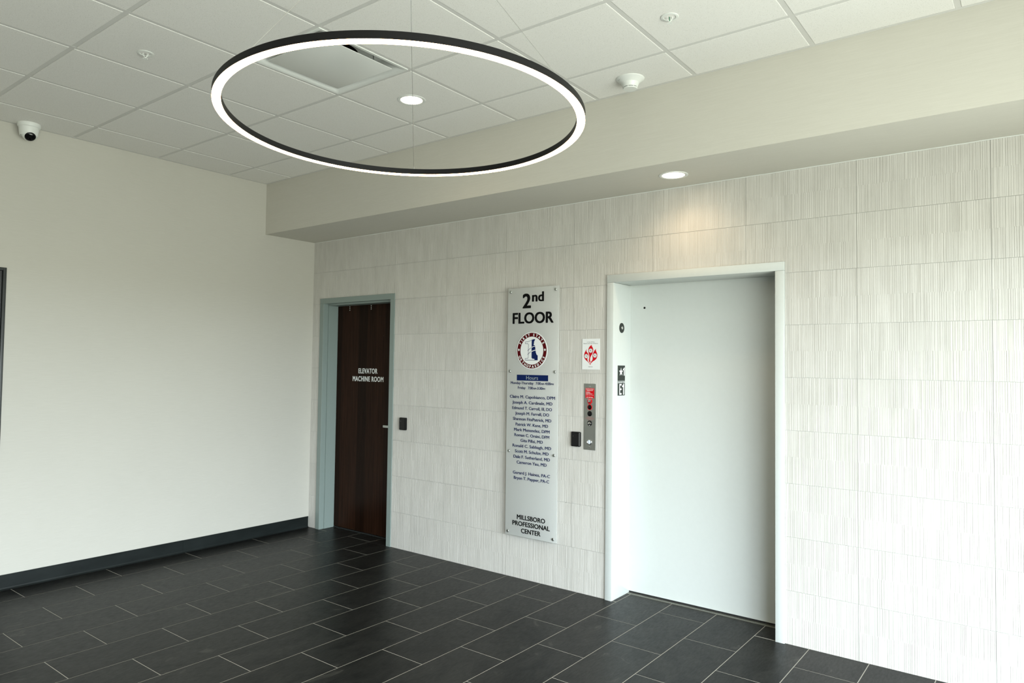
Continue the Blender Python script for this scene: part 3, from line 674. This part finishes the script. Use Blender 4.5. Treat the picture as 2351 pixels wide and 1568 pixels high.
flame([(824, 533), (770, 600), (720, 690), (698, 760), (684, 840), (695, 920), (690, 980), (650, 1040), (610, 1100), (603, 1185), (640, 1110), (700, 1050), (780, 1000), (840, 940), (870, 860), (877, 780), (860, 710), (830, 640), (815, 590)])
for cx_, cy_, sl in ((613, 617, -.2), (440, 838, -.5), (783, 812, -.5)):
    x_, z_ = F_([(cx_, cy_)])[0]; r_ = 76 * .0002028
    poly('pictogram_disc', circle(x_, z_, r_, 32), MFz(.0004), M_GPRINT, fs, .0003); poly('pictogram_disc', circle(x_, z_, r_ * .84, 32), MFz(.0007), M_WPRINT, fs, .0003)
    d_ = r_ * .80; ca, sa = math.cos(sl), math.sin(sl); hw = .0011
    poly('pictogram_bar', [(x_ - d_ * ca - hw * -sa * -1, z_ - d_ * sa - hw * ca), (x_ + d_ * ca + hw * sa * 1, z_ + d_ * sa - hw * ca), (x_ + d_ * ca, z_ + d_ * sa + hw * ca), (x_ - d_ * ca, z_ - d_ * sa + hw * ca)], MFz(.0010), M_GPRINT, fs, .0002)
    poly('pictogram_figure', [(x_ - .0018, z_ - .004), (x_ + .002, z_ - .0055), (x_ + .0016, z_ + .001), (x_ + .0034, z_ + .0046), (x_ + .001, z_ + .0068), (x_ - .0014, z_ + .005), (x_ - .0008, z_ + .001)], MFz(.0012), M_BLACKP, fs, .0002)
text('lettering', 'In Case Of Fire', MFz(0), 3.0790, 3.1400, 1.7425, .0055, M_BLACKP, fs, .0, .0003)
text('lettering', 'Elevators Are Out Of Service', MFz(0), 3.0515, 3.1660, 1.7320, .0058, M_BLACKP, fs, .0, .0003)
text('lettering', 'Use Exit', MFz(0), 3.0920, 3.1250, 1.5705, .0062, M_BLACKP, fs, .0, .0003)

# ------------------------------------------------------------------ call panel
py = -.004
cp = empty('call_panel', (3.1055, py, .995), 'tall brushed steel elevator call panel with red instruction label beside the elevator frame', 'call panel'); po = -Vector((3.1055, py, .995))
bm = bmesh.new(); bx(bm, Vector((3.059, py, .995)) + po, Vector((3.152, py + .004, 1.453)) + po, .0006); link('faceplate', fin(bm, 'faceplate', M_STEEL), cp)
MPz = lambda dz, x=0, z=0: frame_mx(Vector((x, py - dz, z)) + po, (1, 0, 0))
for z in (1.4315, 1.0150): lathe_obj('screw', [(0, .0014), (.003, .0012), (.0044, .0003), (.0044, 0)], M_CHROME, cp, 16, MPz(0, 3.1055, z))
lb = poly('instruction_label', [(3.070, 1.352), (3.1400, 1.352), (3.1400, 1.4220), (3.070, 1.4220)], MPz(0), M_RED, cp, .0006)
for s_, a, b, z, c_ in (("FIREFIGHTERS'", 3.0725, 3.1360, 1.4150, .0052), ('OPERATION', 3.079, 3.130, 1.4055, .0052), ('TO RECALL', 3.076, 3.108, 1.3950, .0036), ('ELEVATOR', 3.076, 3.110, 1.3890, .0036), ('INSERT FIRE KEY', 3.076, 3.127, 1.3830, .0036), ('AND TURN TO ON', 3.076, 3.134, 1.3740, .0036), ('FIRE RECALL', 3.077, 3.132, 1.3585, .0060)):
    text('lettering', s_, MPz(.0006), a, b, z, c_, M_WPRINT, lb, .02, .0003)
ks = lathe_obj('fire_key_switch', [(0, .0018), (.0185, .0018), (.0195, .0010), (.0195, 0)], M_RED, cp, 36, MPz(0, 3.1055, 1.3310)); ks['label'] = 'red ringed key switch'
lathe_obj('key_core', [(0, .0070), (.0060, .0070), (.0100, .0055), (.0110, .0018)], M_CHROME, ks, 28, MPz(0, 3.1050, 1.3310))
for deg in (50, 90, 130): 
    t = math.radians(deg); poly('switch_mark', [(3.1055 + .015 * math.cos(t) + dx, 1.331 + .015 * math.sin(t) + dz) for dx, dz in ((-.0025, -.0013), (.0025, -.0013), (.0025, .0013), (-.0025, .0013))], MPz(.0018), M_WPRINT, ks, .0003)
k2 = lathe_obj('fire_indicator', [(0, .0015), (.0185, .0015), (.0195, .0008), (.0195, 0)], M_RED, cp, 36, MPz(0, 3.1055, 1.2900)); k2['label'] = 'black lens in a red ring'
lathe_obj('indicator_lens', [(0, .0032), (.0130, .0030), (.0158, .0015)], M_BLACK, k2, 32, MPz(0, 3.1055, 1.2900))
k3 = lathe_obj('round_indicator', [(0, .0034), (.0150, .0032), (.0182, .0014), (.0186, 0)], M_BLACK, cp, 36, MPz(0, 3.1055, 1.2455)); k3['label'] = 'plain round black lens'
for s_, a, b, z in (('ELEVATOR', 3.0860, 3.1270, 1.2215), ('COMMUNICATIONS', 3.0690, 3.1430, 1.2120), ('FAILURE', 3.0900, 3.1230, 1.2030)): text('lettering', s_, MPz(0), a, b, z, .0048, M_PINK, cp, .0, .0003)
k4 = lathe_obj('lower_key_switch', [(0, .0018), (.0180, .0018), (.0190, .0010), (.0190, 0)], M_BLACK, cp, 36, MPz(0, 3.1055, 1.1790)); k4['label'] = 'black ringed key switch'
lathe_obj('key_core', [(0, .0075), (.0065, .0075), (.0115, .0055), (.0125, .0018)], M_CHROME, k4, 28, MPz(0, 3.1055, 1.1785))
poly('switch_mark', [(3.1010, 1.1630), (3.1100, 1.1630), (3.1100, 1.1655), (3.1010, 1.1655)], MPz(.0018), M_WPRINT, k4, .0003)
k5 = lathe_obj('call_button_bezel', [(.0135, .0045), (.0150, .0062), (.0180, .0055), (.0192, 0)], M_CHROME, cp, 36, MPz(0, 3.1055, 1.0500))
lathe_obj('call_button', [(0, .0052), (.0125, .0050), (.0140, .0040), (.0140, 0)], M_LITB, k5, 32, MPz(0, 3.1055, 1.0500))

# ------------------------------------------------------------------ card readers
def reader(x0, x1, z0, z1, label):
    cx_, cz_ = (x0 + x1) / 2, (z0 + z1) / 2
    r = empty('card_reader', (cx_, -.001, cz_), label, 'card reader', 'black wall card readers')
    w2, h2 = (x1 - x0) / 2, (z1 - z0) / 2; bm = bmesh.new(); L = []
    for ins, y in ((0, 0), (0, -.010), (.0015, -.0155), (.006, -.0190), (.010, -.0198)):
        L.append([bm.verts.new(((w2 - .008) * sx + (.008 - min(ins, .0075)) * math.cos(math.radians(b_ + q * 22.5)), y - .0018 * (1 - (abs((h2 - .008) * sy) / h2)), (h2 - .008) * sy + (.008 - min(ins, .0075)) * math.sin(math.radians(b_ + q * 22.5))))
                  for sx, sy, b_ in ((1, 1, 0), (-1, 1, 90), (-1, -1, 180), (1, -1, 270)) for q in range(5)])
    for A, B in zip(L, L[1:]):
        for i in range(20): bm.faces.new((A[i], A[(i + 1) % 20], B[(i + 1) % 20], B[i]))
    bm.faces.new(L[-1]); bm.faces.new(L[0]); link('reader_body', fin(bm, 'reader_body', M_BLACK), r)
    lathe_obj('status_lamp', [(0, .0012), (.0014, .0010), (.0018, 0)], M_CHROME, r, 12, frame_mx((-w2 * .42, -.0204, h2 * .42), (1, 0, 0)))
reader(1.236, 1.315, 1.010, 1.116, 'black card reader on the tiled wall just right of the wooden machine room door')
reader(2.962, 3.036, 1.010, 1.114, 'black card reader directly left of the steel call panel')

# ------------------------------------------------------------------ lantern and jamb plates
JX = 3.288
MJ = lambda y, z, dx=0: frame_mx((JX + dx, y, z), (0, 1, 0))
hl = empty('hall_lantern', (JX, .109, 1.842), 'small round black indicator with a bright centre high on the elevator jamb', 'indicator')
def jl(nm, prof, m_, par, n=36, dx=0): return lathe_obj(nm, prof, m_, par, n, frame_mx((dx, 0, 0), (0, 1, 0)))
jl('bezel', [(0, .003), (.014, .003), (.0175, .006), (.030, .0050), (.0345, .0025), (.0350, 0)], M_CHAR, hl)
jl('lens', [(0, .0085), (.0060, .0080), (.0105, .0060), (.0120, .003)], M_CHROME, hl)
def jamb_plate(name, label, y0, y1, z0, z1):
    r = empty(name, (JX, (y0 + y1) / 2, (z0 + z1) / 2), label, 'plate')
    bm = bmesh.new(); bx(bm, (0, -(y1 - y0) / 2, -(z1 - z0) / 2), (.0020, (y1 - y0) / 2, (z1 - z0) / 2), .0004); link('plate_body', fin(bm, 'plate_body', M_CHAR), r)
    return r, frame_mx((.0020, -(y0 + y1) / 2, -(z0 + z1) / 2), (0, 1, 0))
r, MM = jamb_plate('floor_plate', 'dark plate with a white star and numeral 1, upper plate on the elevator jamb', .056, .159, 1.4775, 1.5820)
sy_, sz_ = .1000, 1.5370
poly('star', [(sy_ + (.0300 if i % 2 == 0 else .0118) * math.sin(math.pi * i / 5), sz_ + (.0300 if i % 2 == 0 else .0118) * math.cos(math.pi * i / 5)) for i in range(10)], MM, M_WPRINT, r, .0010)
one('numeral', MM, .1280, .1515, 1.5120, 1.5680, M_WPRINT, r)
lathe_obj('braille_dot', [(0, .0008), (.001, .0006), (.0014, 0)], M_CHAR, r, 10, MM @ Matrix.Translation((.10, 1.490, 0)))
r, MM = jamb_plate('floor_plate', 'dark plate lettered ELEVATOR E1, lower plate on the elevator jamb', .057, .158, 1.3750, 1.4765)
text('lettering', 'ELEVATOR', MM, .0600, .1555, 1.4670, .0140, M_WPRINT, r, .0, .0008)
text('lettering', 'E', MM, .0760, .1080, 1.4180, .0740, M_WPRINT, r, .02, .0010); one('numeral', MM, .1180, .1450, 1.3800, 1.4560, M_WPRINT, r)

bpy.context.view_layer.update()
